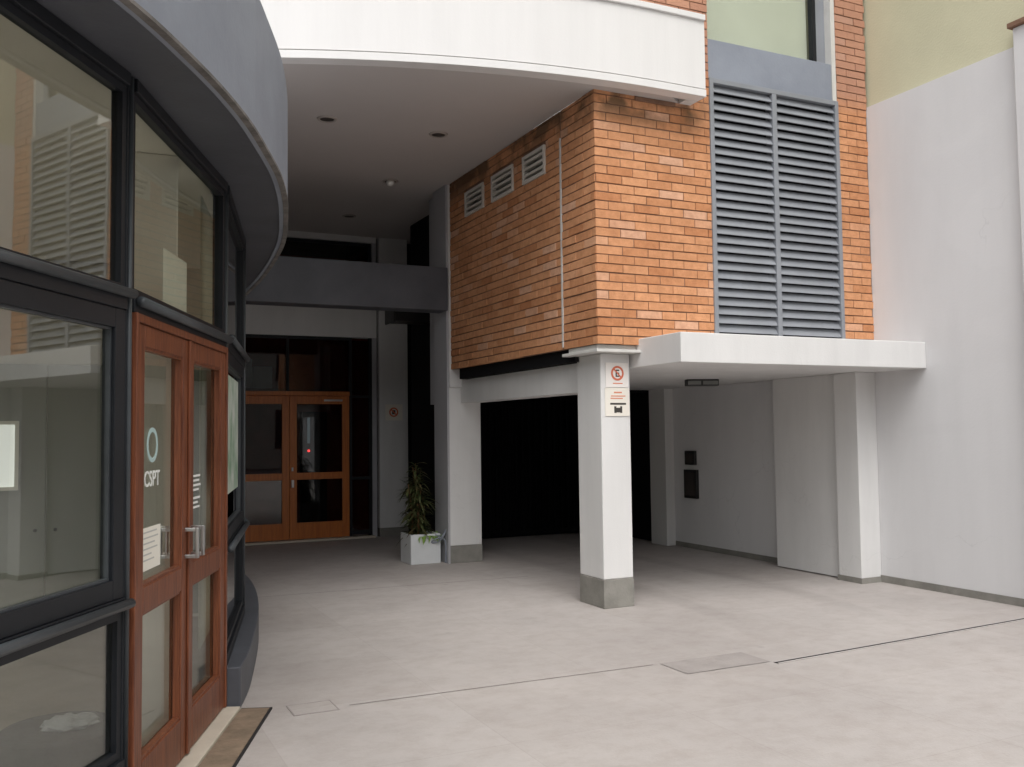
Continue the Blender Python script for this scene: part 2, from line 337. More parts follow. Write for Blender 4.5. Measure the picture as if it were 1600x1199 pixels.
def thing(name, label, cat, group=None, loc=(0, 0, 0)):
    o = bpy.data.objects.new(name, None); COL.objects.link(o); o.location = loc; o.empty_display_size = .2
    return tag(o, label, cat, group)
def ax(o, d, zero=(0, 0)):        # frame along a wall: u along direction d, v = outward-left normal, w = z
    d = Vector((d[0], d[1], 0)).normalized(); nrm = Vector((d.y, -d.x, 0))      # nrm points to the right of d (outside for the pavilion)
    return Matrix(((d.x, nrm.x, 0, o[0]), (d.y, nrm.y, 0, o[1]), (0, 0, 1, 0), (0, 0, 0, 1)))
def boxes(name, m, parent, lst, T=None, bevel=0):
    return [MB().box(*q, T).build(name, m, parent, bevel=bevel) for q in lst]
def text_mesh(txt, size, T, m, name, parent, depth=.002, bold=0):
    c = bpy.data.curves.new(name, 'FONT'); c.body = txt; c.size = size; c.extrude = depth; c.offset = bold; c.align_x = 'CENTER'; c.align_y = 'CENTER'
    o = bpy.data.objects.new(name, c); COL.objects.link(o)
    bpy.context.view_layer.update()
    me = bpy.data.meshes.new_from_object(o.evaluated_get(bpy.context.evaluated_depsgraph_get()))
    bpy.data.objects.remove(o); bpy.data.curves.remove(c)
    me.transform(T)
    q = bpy.data.objects.new(name, me); COL.objects.link(q); me.materials.clear(); me.materials.append(M[m]); q.parent = parent
    if parent.parent is None: q.matrix_parent_inverse = Matrix.Translation(parent.matrix_basis.translation).inverted()
    return q
def sheet(name, x0, x1, y0, y1, z, m):
    b = MB(); vs = [b.bm.verts.new(c) for c in ((x0,y0,z),(x1,y0,z),(x1,y1,z),(x0,y1,z))]; b.bm.faces.new(vs); return b.build(name, m)

def p_off(r): return r.gauss(0, .0022)
def bricks(b, T, u0, u1, z0, z1, seed=1, L=.295, H=.087, jag=0, holes=(), jl=.010, jh=.0125, depth=.055, jag_left=0):
    rnd = random.Random(seed); row = 0; z = z0
    while z < z1-.02:
        zt = min(z+H-jh, z1)
        u = u0-(L*.5 if row % 2 else 0)+(rnd.uniform(-.012, .012))
        while u < u1-.01:
            a, c = max(u, u0), min(u+L-jl, u1)
            if c > u1-.012: c = u1-(rnd.uniform(-jag, jag) if jag else 0)
            segs = [(a, c)]
            for h in holes:
                if z < h[3] and zt > h[2]:
                    ns = []
                    for (q0, q1) in segs:
                        if q0 < h[1] and q1 > h[0]:
                            if h[0]-q0 > .02: ns.append((q0, h[0]-.004))
                            if q1-h[1] > .02: ns.append((h[1]+.004, q1))
                        else: ns.append((q0, q1))
                    segs = ns
            for (q0, q1) in segs:
                if q1-q0 > .02: b.box(q0, q1, -depth, p_off(rnd), z+rnd.uniform(-.0018, .0018), zt+rnd.uniform(-.0018, .0018), T)
            u += L
        z += H; row += 1

# ================================================================ SETTING: ground
g = MB(); g.prism([(-70, -70), (70, -70), (70, 70), (-70, 70)], -.30, -.02); tag(g.build('ground', 'asphalt'), kind='structure')
fl = MB(); fl.prism([(-9, -6), (8.4, -6), (8.4, 22), (-9, 22)], -.019, 0); tag(fl.build('courtyard_floor', 'floor'), kind='structure')
jt = MB()
for a, b2, w in (((1.62, 5.80), (3.86, 5.74), .007), ((1.75, 10.06), (4.93, 9.90), .009)):
    d = Vector((b2[0]-a[0], b2[1]-a[1], 0)).normalized(); nn = Vector((-d.y, d.x, 0))*w/2
    P = [Vector((*a, .003))+nn, Vector((*a, .003))-nn, Vector((*b2, .003))-nn, Vector((*b2, .003))+nn]
    jt.bm.faces.new([jt.bm.verts.new(p) for p in P])
tag(jt.build('floor_joint', 'joint'), kind='structure')
jl = MB()
for (x0, y0, x1, y1) in ((2.22, 9.9, 2.16, 7.9),):
    jl.bm.faces.new([jl.bm.verts.new(p) for p in ((x0-.003, y0, .0035), (x1-.003, y1, .0035), (x1+.003, y1, .0035), (x0+.003, y0, .0035))])
tag(jl.build('floor_joint', 'jointl'), kind='structure')
tag(sheet('floor_repair', 3.92, 4.66, 5.41, 5.74, .004, 'patch'), kind='structure')

# trench drain
t = thing('trench_drain', 'long narrow black drain slot running across the floor to the white wall', 'drain', loc=(6.3, 5.44, 0))
d0 = Vector((4.67, 5.36, 0)); d1 = Vector((8.10, 5.56, 0)); T = ax(d0, d1-d0); ln = (d1-d0).length
b = MB(); b.box(0, ln, -.016, .016, .001, .004, T); b.build('slot', 'slot', t)
b = MB(); b.box(0, ln, .016, .028, .001, .007, T); b.box(0, ln, -.028, -.016, .001, .007, T); b.build('edging', 'jointl', t)
# access cover
t = thing('access_cover', 'small rectangular floor cover with a thin dark rim near the timber doors', 'floor cover', loc=(1.4, 5.85, 0))
T = Matrix.Translation((1.40, 5.85, 0))
b = MB()
for q in ((-.14, .14, -.115, -.107), (-.14, .14, .107, .115), (-.14, -.132, -.107, .107), (.132, .14, -.107, .107)): b.box(*q, .0005, .005, T)
b.build('rim', 'patch', t)
b = MB(); b.box(-.131, .131, -.106, .106, .0005, .004, T); b.build('lid', 'floor', t)

# ================================================================ BOUNDARY WALL (right) and green wall above
XW = 8.146
t = thing('boundary_wall', 'tall pale grey rendered side wall with a cement skirting, right of the brick building', 'wall', loc=(XW, 0, 0))
b = MB(); b.box(XW, XW+.25, -6, 11.86, 0, 5.33); b.build('wall', 'wallgrey', t)
b = MB(); b.box(XW-.015, XW, 5.62, 7.6, 0, .075); b.build('skirting', 'skirt', t)
b = MB(); b.box(XW-.09, XW, 4.9, 5.72, 0, 5.47); b.build('pilaster', 'wallgrey', t, bevel=.008)
b = MB(); b.box(XW-.13, XW+.1, 4.86, 5.75, 5.47, 5.52); b.build('pilaster_cap', 'mortar', t, bevel=.005)
b = MB(); b.box(XW-.105, XW-.09, 4.9, 5.72, 0, .075); b.build('skirting', 'skirt', t)
t = MB(); t.box(XW+.03, XW+.6, -6, 16, 5.331, 12.5)
tag(t.build('neighbour_building', 'green'), 'plain olive green rendered wall rising above the pale boundary wall', 'building')

# ================================================================ BRICK BUILDING
B = thing('brick_building', 'orange brick apartment building on a white pillar with curved balcony, louvre and garage under it', 'building', loc=(6, 9, 0))
XB, YB, XL0, XL1 = 4.552, 7.595, 5.93, 7.70
ZB = 2.535
# brick cladding, real bricks
b = MB()
TF = ax((XB, YB), (1, 0))                                    # front face, v outward = -Y
bricks(b, TF, 0, XL0-XB, ZB, 9.0, 3)
TF2 = ax((XL1, YB), (1, 0)); bricks(b, TF2, 0, XW-XL1-.005, 2.6, 9.0, 5, jag=.018)
TL = ax((XB, 11.34), (0, -1))                                # left face: runs toward the camera; outward = -X
vents = []
for (y0, y1) in ((10.22, 10.80), (9.39, 9.98), (8.61, 9.14)): vents.append((11.34-y1, 11.34-y0, 4.44, 4.75))
bricks(b, TL, 0, 11.34-8.295, ZB, 5.0, 8, holes=vents)
bricks(b, TL, 11.34-8.265, 11.34-YB-.012, ZB, 5.0, 9)
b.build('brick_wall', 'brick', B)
b = MB()
b.box(XB+.008, XL0, YB+.008, YB+.25, ZB, 9); b.box(XL1, XW-.002, YB+.008, YB+.25, 2.6, 9)
b.box(XB+.008, XB+.25, YB+.25, 11.339, ZB, 4.43); b.box(XB+.008, XB+.25, YB+.25, 11.339, 4.76, 5.0)
for (u0, u1) in ((11.34-8.61, 11.34-YB-.25), (11.34-9.39, 11.34-9.14), (11.34-10.22, 11.34-9.98), (.001, 11.34-10.80)):
    b.box(u0, u1, -.25, -.008, 4.43, 4.76, TL)
b.build('mortar_bed', 'mortar', B)
boxes('joint_strip', 'cap', B, [(11.34-8.293, 11.34-8.267, -.05, .006, ZB+.02, 4.72), (-.03, -.002, -.05, .008, ZB, 5.0)], TL)
# vents
vm = MB()
for i, (u0, u1, z0, z1) in enumerate(vents):
    v = MB(); v.frame(u0, u1, z0, z1, .035, -.05, .018, TL); fr = v.build('vent', 'grating', B)
    boxes('vent_slat', 'grating', fr, [(u0+.035, u1-.035, -.045, .012, zc-.014, zc+.014) for zc in [z0+.035+(z1-z0-.07)*(k+.72)/3.3 for k in range(3)]], TL)
    s = MB(); s.box(u0, u1, -.08, -.055, z0, z1, TL); s.build('vent_back', 'dark', fr)
# steel recess under the bricks, beam, pillar, back column
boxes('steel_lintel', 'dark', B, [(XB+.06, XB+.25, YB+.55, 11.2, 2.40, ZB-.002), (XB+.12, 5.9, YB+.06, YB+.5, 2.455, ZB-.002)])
b = MB(); b.box(4.70, 4.95, 8.19, 11.379, 2.095, 2.398); b.build('beam', 'white', B, bevel=.006)
p = MB(); p.box(4.657, 4.990, 7.73, 8.19, .275, 2.452); pil = p.build('pillar', 'white', B, bevel=.010)
p = MB(); p.box(4.653, 4.994, 7.726, 8.194, 0, .274); p.build('pillar_base', 'skirt', pil, bevel=.006)
p = MB(); p.box(4.52, 5.03, 7.56, 8.25, 2.453, 2.482); p.build('pillar_cap', 'cap', pil, bevel=.004)
p = MB(); p.box(XB+.02, 5.013, YB+.05, 8.2, 2.484, 2.53); p.build('pillar_cap', 'cap', pil)
p = MB(); p.box(4.53, 4.985, 11.38, 11.84, .225, 2.30); p.box(4.53, 4.985, 11.345, 11.84, 2.30, 4.998); col2 = p.build('column', 'white', B, bevel=.008)
p = MB(); p.box(4.526, 4.989, 11.376, 11.844, 0, .224); p.build('column_base', 'skirt', col2, bevel=.005)
p = MB(); p.box(4.50, 4.529, 11.365, 11.84, 0, 4.998); p.build('column_side', 'grey', col2)
p = MB(); p.box(4.60, 4.98, 11.841, 12.25, 2.10, 4.998); p.build('lintel_wall', 'grey', B)
# undercroft slab + canopy
b = MB(); b.prism([(5.014, 6.909), (XW-.001, 6.909), (XW-.001, 7.585), (XW-.001, 13.75), (4.951, 13.75), (4.951, 8.20), (5.014, 8.20)], 2.317, 2.593)
b.build('canopy', 'white', B, bevel=.007)
b = MB(); b.box(5.02, XL0-.01, 7.62, 8.1, 2.594, 2.70); b.build('canopy_upstand', 'mortar', B)
# louvre panel
lv = MB(); TLV = ax((XL0, YB), (1, 0)); LW = XL1-XL0; mid = LW*.485
lv.box(0, .05, -.10, .018, 2.595, 5.33, TLV); lv.box(LW-.05, LW, -.10, .018, 2.595, 5.33, TLV); lv.box(mid-.03, mid+.03, -.10, .014, 2.595, 5.28, TLV)
lv.box(.05, LW-.05, -.10, .016, 5.28, 5.33, TLV)
lo = lv.build('louvre', 'louvre', B, bevel=.003)
bl = MB(); nb = 29
for i in range(nb):
    z = 2.60+(5.28-2.60)*i/nb
    for (a, c) in ((.051, mid-.031), (mid+.031, LW-.051)):
        h = .088; th = .006
        vs = [bl.bm.verts.new(TLV @ Vector(q)) for q in ((a, .006, z+.004), (c, .006, z+.004), (c, -.045, z+h), (a, -.045, z+h), (a, -.002, z), (c, -.002, z), (c, -.053, z+h-.004), (a, -.053, z+h-.004))]
        for q in ((0,1,2,3), (7,6,5,4), (0,4,5,1), (3,2,6,7), (0,3,7,4), (1,5,6,2)): bl.bm.faces.new([vs[k] for k in q])
bl.build('louvre_blades', 'louvre', lo)
bk = MB(); bk.box(0, LW, -.24, -.13, 2.6, 5.33, TLV); bk.build('louvre_back', 'dark', lo)
# concrete band + window above
b = MB(); b.box(.001, LW-.06, -.24, -.012, 5.332, 5.75, TLV); b.build('spandrel', 'canopy', B, bevel=.006)
b = MB(); b.box(LW-.059, LW-.001, -.24, -.006, 5.332, 9, TLV); b.build('window_reveal', 'cap', B)
w = MB(); w.frame(0.0, LW-.06, 5.751, 9, .06, -.17, -.10, TLV, wl=.05, wr=.16, wb=.02); wo = w.build('window', 'louvre', B)
w = MB(); w.box(LW-.25, LW-.20, -.15, -.085, 5.79, 9, TLV); w.build('window_stile', 'frame', wo)
w = MB(); w.box(.05, LW-.221, -.145, -.137, 5.771, 8.94, TLV); w.build('window_pane', 'glassd', wo)
w = MB(); w.box(.04, LW-.26, -.19, -.172, 5.76, 9, TLV); w.build('reflection_panel', 'refl', wo)  # added panel, its pale colour stands in for the glass reflecting
w = MB(); w.box(.0, LW-.06, -.5, -.45, 5.7, 9, TLV); w.build('window_back', 'grey', wo)
# balcony: curved fascia, ceiling slab
def fy(x): return 7.335+.056*max(0, 5.25-x)**2*(1 if x > 1 else 1)
xs = [-3.5+i*(5.69+3.5)/60 for i in range(61)]
outer = [(x, fy(x)) for x in xs]; inner = [(x, fy(x)+.14) for x in xs]
b = MB(); b.strip(outer, inner, 5.085, 5.77); fo = b.build('balcony_fascia', 'bright', B)
b = MB(); b.strip([(x, y-.012) for x, y in outer], inner, 5.0, 5.072); b.build('fascia_trim', 'bright', fo, bevel=.004)
b = MB(); b.strip([(x, y+.012) for x, y in outer], inner, 5.0725, 5.0845); b.build('fascia_groove', 'skirt', fo)
b = MB(); b.strip([(x, y-.025) for x, y in outer], [(x, y+.02) for x, y in inner], 5.771, 5.83); b.build('coping', 'bright', fo, bevel=.006)
b = MB(); b.box(5.55, 5.688, 7.48, YB, 5.0, 5.77); b.build('fascia_return', 'bright', fo)
b = MB(); xs2 = [x for x in xs if x < 5.52]
b.prism([(x, fy(x)+.141) for x in xs2]+[(5.548, YB-.001), (XB-.002, YB-.001), (XB-.002, 11.36), (5.9, 11.36), (5.9, 15.4), (-3.5, 15.4)], 5.002, 5.25)
b.build('ceiling', 'ceiling', B)
boxes('upper_wall', 'white', B, [(-3.5, 5.9, 9.6, 15.5, 5.26, 9.0), (5.9, 8.1, 7.9, 15.5, 9.0, 9.2)])
# drip stain patches where the soffit meets the bricks
b = MB(); b.box(5.02, 5.5, YB-.012, YB-.0035, 4.955, 4.999); b.build('soffit_patch', 'mortar', B)
# garage: side walls, panel door, piers
b = MB(); b.box(7.85, XW-.001, 7.60, 7.93, 0, 2.316); pr = b.build('pier', 'white', B, bevel=.006)
b = MB(); b.box(7.838, XW-.016, 7.588, 7.94, 0, .06); b.build('pier_base', 'skirt', pr)
b = MB(); b.box(7.93, XW-.002, 7.96, 9.03, .012, 2.316); b.build('wall_panel', 'white', B, bevel=.004)
b = MB(); b.box(XW-.012, XW-.0005, 9.04, 11.44, 0, .07); b.build('skirting', 'skirt', B)
b = MB(); b.box(7.99, XW-.001, 11.45, 11.86, 0, 2.316); b.build('pier', 'white', B, bevel=.006)
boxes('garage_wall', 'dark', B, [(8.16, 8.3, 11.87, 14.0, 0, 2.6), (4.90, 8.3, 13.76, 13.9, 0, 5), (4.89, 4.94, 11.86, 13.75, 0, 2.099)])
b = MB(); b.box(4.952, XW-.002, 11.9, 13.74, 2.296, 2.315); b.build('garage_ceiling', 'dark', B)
# entrance wall at the back
YE = 14.95
boxes('entrance_lintel', 'white', B, [(1.2, 4.66, YE, YE+.2, 3.30, 3.98), (1.2, 4.66, YE, YE+.2, 4.90, 5.0)])
boxes('entrance_jamb', 'grey', B, [(4.585, 4.66, YE+.001, YE+.2, 0, 3.2995), (4.585, 4.66, YE+.001, YE+.2, 3.981, 4.899)])
b = MB(); b.box(4.70, 5.20, YE-.02, YE+.4, .14, 5.0); c3 = b.build('column', 'white', B, bevel=.006)
b = MB(); b.box(4.695, 5.205, YE-.025, YE+.41, 0, .139); b.build('column_base', 'skirt', c3)
b = MB(); b.box(4.662, 4.699, YE+.10, YE+.3, 0, 5); b.build('column_gap', 'dark', B)
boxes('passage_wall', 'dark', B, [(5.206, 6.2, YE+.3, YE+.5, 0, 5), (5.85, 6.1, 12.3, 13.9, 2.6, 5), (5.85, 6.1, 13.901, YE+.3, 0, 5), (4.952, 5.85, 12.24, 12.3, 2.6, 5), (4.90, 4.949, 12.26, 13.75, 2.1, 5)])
w = MB(); w.frame(2.0, 4.58, 3.99, 4.89, .05, YE+.02, YE+.09, Matrix.Identity(4)); cw = w.build('clerestory_window', 'frame', B)
w = MB(); w.box(2.05, 4.53, YE+.05, YE+.056, 4.04, 4.84); w.build('window_pane', 'glasst', cw)
# entrance glazing frames
EF = MB(); I4 = Matrix.Identity(4)
EF.box(4.20, 4.245, YE+.02, YE+.10, 0, 3.299); EF.box(4.54, 4.584, YE+.02, YE+.10, 0, 3.299); EF.box(1.3, 4.199, YE+.02, YE+.10, 3.25, 3.299)
EF.box(4.246, 4.539, YE+.02, YE+.10, 2.30, 2.34); EF.box(4.246, 4.539, YE+.02, YE+.10, .06, .12); EF.box(4.246, 4.539, YE+.02, YE+.10, .95, 1.0)
EF.box(3.17, 3.21, YE+.02, YE+.10, 2.401, 3.249)
ef = EF.build('entrance_glazing', 'frame', B)
boxes('glazing_pane', 'glasst', ef, [(4.246, 4.539, YE+.055, YE+.061, .12, 3.249), (1.3, 3.169, YE+.055, YE+.061, 2.401, 3.249), (3.211, 4.199, YE+.055, YE+.061, 2.401, 3.249)])
w = MB(); w.box(1.2, 4.60, YE-.12, YE+.10, 0, .03); w.build('threshold', 'marble', B)
w = MB(); w.box(1.3, 4.199, YE+.0, YE+.10, 2.33, 2.40); w.build('door_head', 'wood2', B, bevel=.004)
for (x0, x1) in ((1.30, 2.235), (2.24, 3.215), (3.22, 4.195)):
    w = MB(); w.frame(x0, x1, .035, 2.325, .115, YE+.02, YE+.075, I4, wb=.26, wt=.13); w.box(x0+.115, x1-.115, YE+.02, YE+.075, .98, 1.09)
    dr = w.build('entrance_door', 'wood2', B, bevel=.004)
    w = MB(); w.box(x0+.115, x1-.115, YE+.045, YE+.051, .295, .98); w.box(x0+.115, x1-.115, YE+.045, YE+.051, 1.09, 2.195); w.build('door_pane', 'glasst', dr)
    if x0 > 3:
        boxes('door_lock', 'steel', dr, [(x0+.025, x0+.055, YE-.005, YE+.02, 1.12, 1.18)], None, .006); boxes('door_handle', 'steel', dr, [(x0+.02, x0+.06, YE-.03, YE+.02, .86, .98)], None, .006)
        w = MB(); w.box(x1-.42, x1-.12, YE-.005, YE+.02, 2.24, 2.27); w.build('door_closer', 'steel', dr)
# lobby behind the entrance
boxes('lobby_wall', 'red_in', B, [(1.2, 4.7, 17.0, 17.2, 0, 5), (1.0, 1.2, 15.2, 19.7, 0, 5), (4.7, 4.85, 15.4, 19.5, 0, 5)])
b = MB(); b.box(1.2, 4.7, YE+.21, 19.5, 3.45, 3.55); b.build('lobby_ceiling', 'ceiling', B)
b = MB(); b.box(1.2, 6, YE+.3, 19.6, 5.0, 5.2); b.build('lobby_roof', 'dark', B)

# blue-grey bridge beam across the entrance
b = MB(); b.box(1.35, 4.499, 11.30, 11.62, 3.305, 3.875)
tag(b.build('bridge_beam', 'canopydk', None, bevel=.008), 'slate grey horizontal beam bridging from the curved canopy to the back column', 'beam')
b = MB(); b.box(4.30, 5.4, 12.9, 13.3, 3.35, 3.80); b.box(4.28, 4.31, 12.88, 13.32, 3.33, 3.82)
o = b.build('duct_box', 'plastic', None, bevel=.01); tag(o, 'black boxed duct hanging high behind the bridge beam', 'duct')

# garage gate
t = thing('garage_gate', 'black slatted garage gate closing the dark undercroft', 'gate', loc=(6.5, 13.6, 0))
b = MB(); b.frame(4.96, 8.13, .05, 2.29, .06, 13.59, 13.65, I4); b.build('frame', 'gate', t)
b = MB()
for i in range(26): b.box(5.03+i*.118, 5.09+i*.118, 13.6, 13.62, .11, 2.23)
b.build('gate_bars', 'gate', t)

# ================================================================ GLASS PAVILION
P = thing('glass_pavilion', 'curved glass fronted pavilion with black steel frames, timber doors and a slate blue canopy', 'building', loc=(-1, 6, 0))
def nxt(p, ang, L=1.80): return (p[0]+L*math.sin(ang), p[1]+L*math.cos(ang))
R_ = math.radians
N1 = (.240, 4.400); N2 = (.900, 6.080); N3 = nxt(N2, R_(13.0)); N4 = nxt(N3, R_(4.5)); N5 = (N4[0]+.02, 11.35)
N0 = (N1[0]-1.8*math.sin(R_(31.2)), N1[1]-1.8*math.cos(R_(31.2))); NM = (N0[0]-1.8*math.sin(R_(40)), N0[1]-1.8*math.cos(R_(40)))
NL = (NM[0]-1.8*math.sin(R_(50)), NM[1]-1.8*math.cos(R_(50)))
ZT = 3.31
nodes = [NL, NM, N0, N1, N2, N3, N4, N5]
def facet(a, b_): return ax(a, (b_[0]-a[0], b_[1]-a[1])), math.dist(a, b_)
# posts
for i, nd in enumerate(nodes[1:-1]):
    q = MB(); T = Matrix.Translation((nd[0], nd[1], 0))
    a = nodes[i]; c = nodes[i+2]; d = Vector((c[0]-a[0], c[1]-a[1], 0)).normalized(); T = ax(nd, d)
    q.box(-.032, .030, -.075, .004, .0 if nd == N2 else .26, ZT, T); po = q.build('mullion', 'frame', P, bevel=.006)
    q = MB(); q.tube([T @ Vector((-.008, .006, .27)), T @ Vector((-.008, .006, ZT-.01))], .012, 8); q.build('mullion_trim', 'frame2', po, smooth=True)
for k, (a, c) in enumerate(zip(nodes[:-1], nodes[1:])):
    if k == 3: continue
    T, L = facet(a, c)
    if k == 4:
        w = MB(); w.box(.06, L-.06, -.16, -.15, .36, 3.24, T); w.build('bay_reflection_panel', 'reflc', P)  # added panel, pale colour in place of reflections on this bay's panes
        w = MB(); w.box(.25, 1.5, -.024, -.021, 1.30, 2.12, T); w.build('window_film', 'film', P)
    # rails
    boxes('rail', 'frame', P, [(.033, L-.033, -.06, d_, z0, z1) for d_, z0, z1 in ((.02, 3.25, ZT), (.015, 2.255, 2.33), (.015, .955, 1.01), (.02, .261, .33))], T, .004)
    for z in (2.325, .985):
        q = MB(); q.tube([T @ Vector((.02, .036, z)), T @ Vector((L-.02, .036, z))], .021, 10); q.build('rail_cap', 'frame2', P, smooth=True)
    w = MB(); w.frame(.034, L-.034, 1.011, 2.254, .085 if k != 5 else .05, -.055, .006, T); wo = w.build('window', 'frame', P, bevel=.004)
    w = MB(); w.frame(.119, L-.119, 1.096, 2.169, .010, -.035, -.012, T); w.build('window_bead', 'frame2', wo)
    w = MB(); w.box(.115, L-.115, -.034, -.028, 1.09, 2.175, T); w.build('window_pane', 'glass', wo)
    for (z0, z1) in ((2.331, 3.249), (.331, .954)):
        w = MB(); w.frame(.034, L-.034, z0, z1, .035, -.045, .0, T); wo = w.build('window', 'frame', P)
        w = MB(); w.box(.069, L-.069, -.03, -.024, z0+.035, z1-.035, T); w.build('window_pane', 'glass', wo)
# door bay
T, L = facet(N1, N2)
boxes('rail', 'frame', P, [(.033, L-.033, -.06, d_, z0, z1) for d_, z0, z1 in ((.02, 3.25, ZT), (.015, 2.255, 2.33))], T, .004)
q = MB(); q.tube([T @ Vector((.06, .036, 2.305)), T @ Vector((L-.02, .036, 2.305))], .024, 10); q.build('rail_cap', 'frame2', P, smooth=True)
w = MB(); w.frame(.034, L-.034, 2.331, 3.249, .035, -.045, 0, T); wo = w.build('window', 'frame', P)
w = MB(); w.box(.069, L-.069, -.03, -.024, 2.366, 3.214, T); w.build('window_pane', 'glassd', wo)
q = MB(); q.box(.034, .066, -.07, .028, .03, 2.254, T); q.box(L-.066, L-.034, -.07, .028, .03, 2.254, T); q.box(.066, L-.066, -.07, .028, 2.215, 2.254, T); q.build('door_frame', 'wood', P, bevel=.004)
doors = []
for (u0, u1) in ((.068, L/2-.002), (L/2+.002, L-.068)):
    q = MB(); q.frame(u0, u1, .035, 2.212, .105, -.045, .018, T, wb=.21, wt=.10); q.box(u0+.105, u1-.105, -.045, .018, .90, 1.02, T)
    dl = q.build('door', 'wood', P, bevel=.005)
    q = MB(); q.box(u0+.105, u1-.105, -.032, -.026, .245, .90, T); q.box(u0+.105, u1-.105, -.032, -.026, 1.02, 2.112, T); q.build('door_pane', 'glassd', dl)
    q = MB(); q.frame(u0+.105, u1-.105, 1.02, 2.112, .012, -.022, .010, T); q.frame(u0+.105, u1-.105, .245, .90, .012, -.022, .010, T); q.build('glazing_bead', 'wood', dl)
    # square pull handle
    hc = u1-.055 if u0 < .5 else u0+.055
    q = MB(); zz0, zz1 = 1.06, 1.22
    q.box(hc-.011, hc+.011, .019, .075, zz0, zz0+.020, T); q.box(hc-.011, hc+.011, .019, .075, zz1-.020, zz1, T); q.box(hc-.011, hc+.011, .075, .092, zz0, zz1, T)
    q.build('door_handle', 'steel', dl, bevel=.003)
    q = MB(); q.box(hc-.011, hc+.011, -.10, -.046, zz0, zz0+.020, T); q.box(hc-.011, hc+.011, -.10, -.046, zz1-.020, zz1, T); q.box(hc-.011, hc+.011, -.116, -.10, zz0, zz1, T)
    q.build('door_handle', 'steel', dl, bevel=.003)
    doors.append(dl)
q = MB(); q.box(L/2-.02, L/2+.02, .019, .032, .04, 2.21, T); q.build('meeting_strip', 'wood', doors[0], bevel=.004)
# logo on the left leaf, lettering on the right leaf
q = MB(); q.ring(.43, 1.66, -.0255, -.0235, .062, .084, 40, T); q.build('logo_ring', 'decalteal', doors[0])
TX = T @ Matrix.Translation((.43, -.0245, 1.505)) @ Matrix.Rotation(math.pi/2, 4, 'X')
# the frame (u, v, z) is left-handed, so mirror the text depth to read left to right from outside
TX = T @ Matrix(((1, 0, 0, .43), (0, 0, 1, -.0245), (0, 1, 0, 1.495), (0, 0, 0, 1)))
text_mesh('CSPT', .105, TX, 'decalwhite', 'logo_text', doors[0], .0008, .001)
q = MB()
for i in range(7):
    ww = (.15, .13, .16, .12, .15, .10, .14)[i]; q.box(1.16, 1.16+ww, -.0255, -.0238, 1.47-i*.026-(.02 if i > 3 else 0), 1.482-i*.026-(.02 if i > 3 else 0), T)
q.build('lettering', 'decalwhite', doors[1])
# threshold
q = MB(); q.box(.034, L-.034, -.08, .11, 0, .028, T); q.build('threshold', 'marble', P, bevel=.004)
# plinth for the other bays, curved outer edge
def arc_outer(pts, n=8):
    out = []
    pts = [pts[0]]+list(pts)+[pts[-1]]
    for i in range(1, len(pts)-2):
        p0, p1, p2, p3 = [Vector(p) for p in pts[i-1:i+3]]
        for k in range(n):
            s = k/n; out.append(tuple(.5*((2*p1)+(-p0+p2)*s+(2*p0-5*p1+4*p2-p3)*s*s+(-p0+3*p1-3*p2+p3)*s**3)))
    out.append(tuple(pts[-2])); return out
pin = arc_outer([(N2[0]-.03, N2[1]+.01), (1.02, 6.60), N3, N4, N5]); pout = arc_outer([(N2[0]+.095, N2[1]-.04), (1.175, 6.68), (1.50, 8.20), (1.68, 9.65), (1.70, 11.35)])
pin = [(x-.04, y) for x, y in pin]
q = MB(); q.strip(pout, pin, 0, .26); q.build('plinth', 'canopydk', P, bevel=.008)
# left bays
def offs(pts, d):
    out = []
    for i, p in enumerate(pts):
        a = Vector(pts[max(i-1, 0)]); c = Vector(pts[min(i+1, len(pts)-1)]); t_ = (c-a).normalized(); out.append((p[0]+t_.y*d, p[1]-t_.x*d))
    return out
left = [NL, NM, N0, (N1[0], N1[1])]
q = MB(); q.strip(offs(left, .12), offs(left, -.1), 0, .259); q.build('plinth', 'canopydk', P)
# canopy over the glass: soffit plate, outer fascia band, roof
fpts = [(-3.2, .75), (-1.70, 1.62), (-.62, 2.58), (.10, 3.48), (.50, 4.13), (.785, 4.70), (1.0, 5.24), (1.222, 5.88), (1.432, 6.73), (1.645, 7.92), (1.79, 9.6), (1.84, 11.30)]
fo_ = arc_outer(fpts, 6)
fi_ = offs(fo_, -.06)
q = MB(); q.strip(fo_, fi_, 3.302, 4.06); cf = q.build('canopy_fascia', 'canopy', P, smooth=False)
q = MB(); q.strip(offs(fo_, .006), offs(fo_, -.03), 3.296, 3.312); q.build('drip_edge', 'edge', cf)
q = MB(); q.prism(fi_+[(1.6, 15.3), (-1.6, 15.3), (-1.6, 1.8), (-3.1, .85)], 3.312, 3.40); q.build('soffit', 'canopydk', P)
q = MB(); q.prism([(x-.001, y) for x, y in fi_]+[(1.4, 15.3), (-1.6, 15.3), (-1.6, 1.8), (-3.1, .95)], 3.95, 4.04); q.build('roof', 'grey', P)
# pavilion wall by the entrance, unseen upper wall added to block side light
boxes('side_wall', 'grey', P, [(1.25, 1.48, 11.36, 14.94, 0, 3.31), (.6, .8, 8.2, 15.2, 4.05, 5.0)])
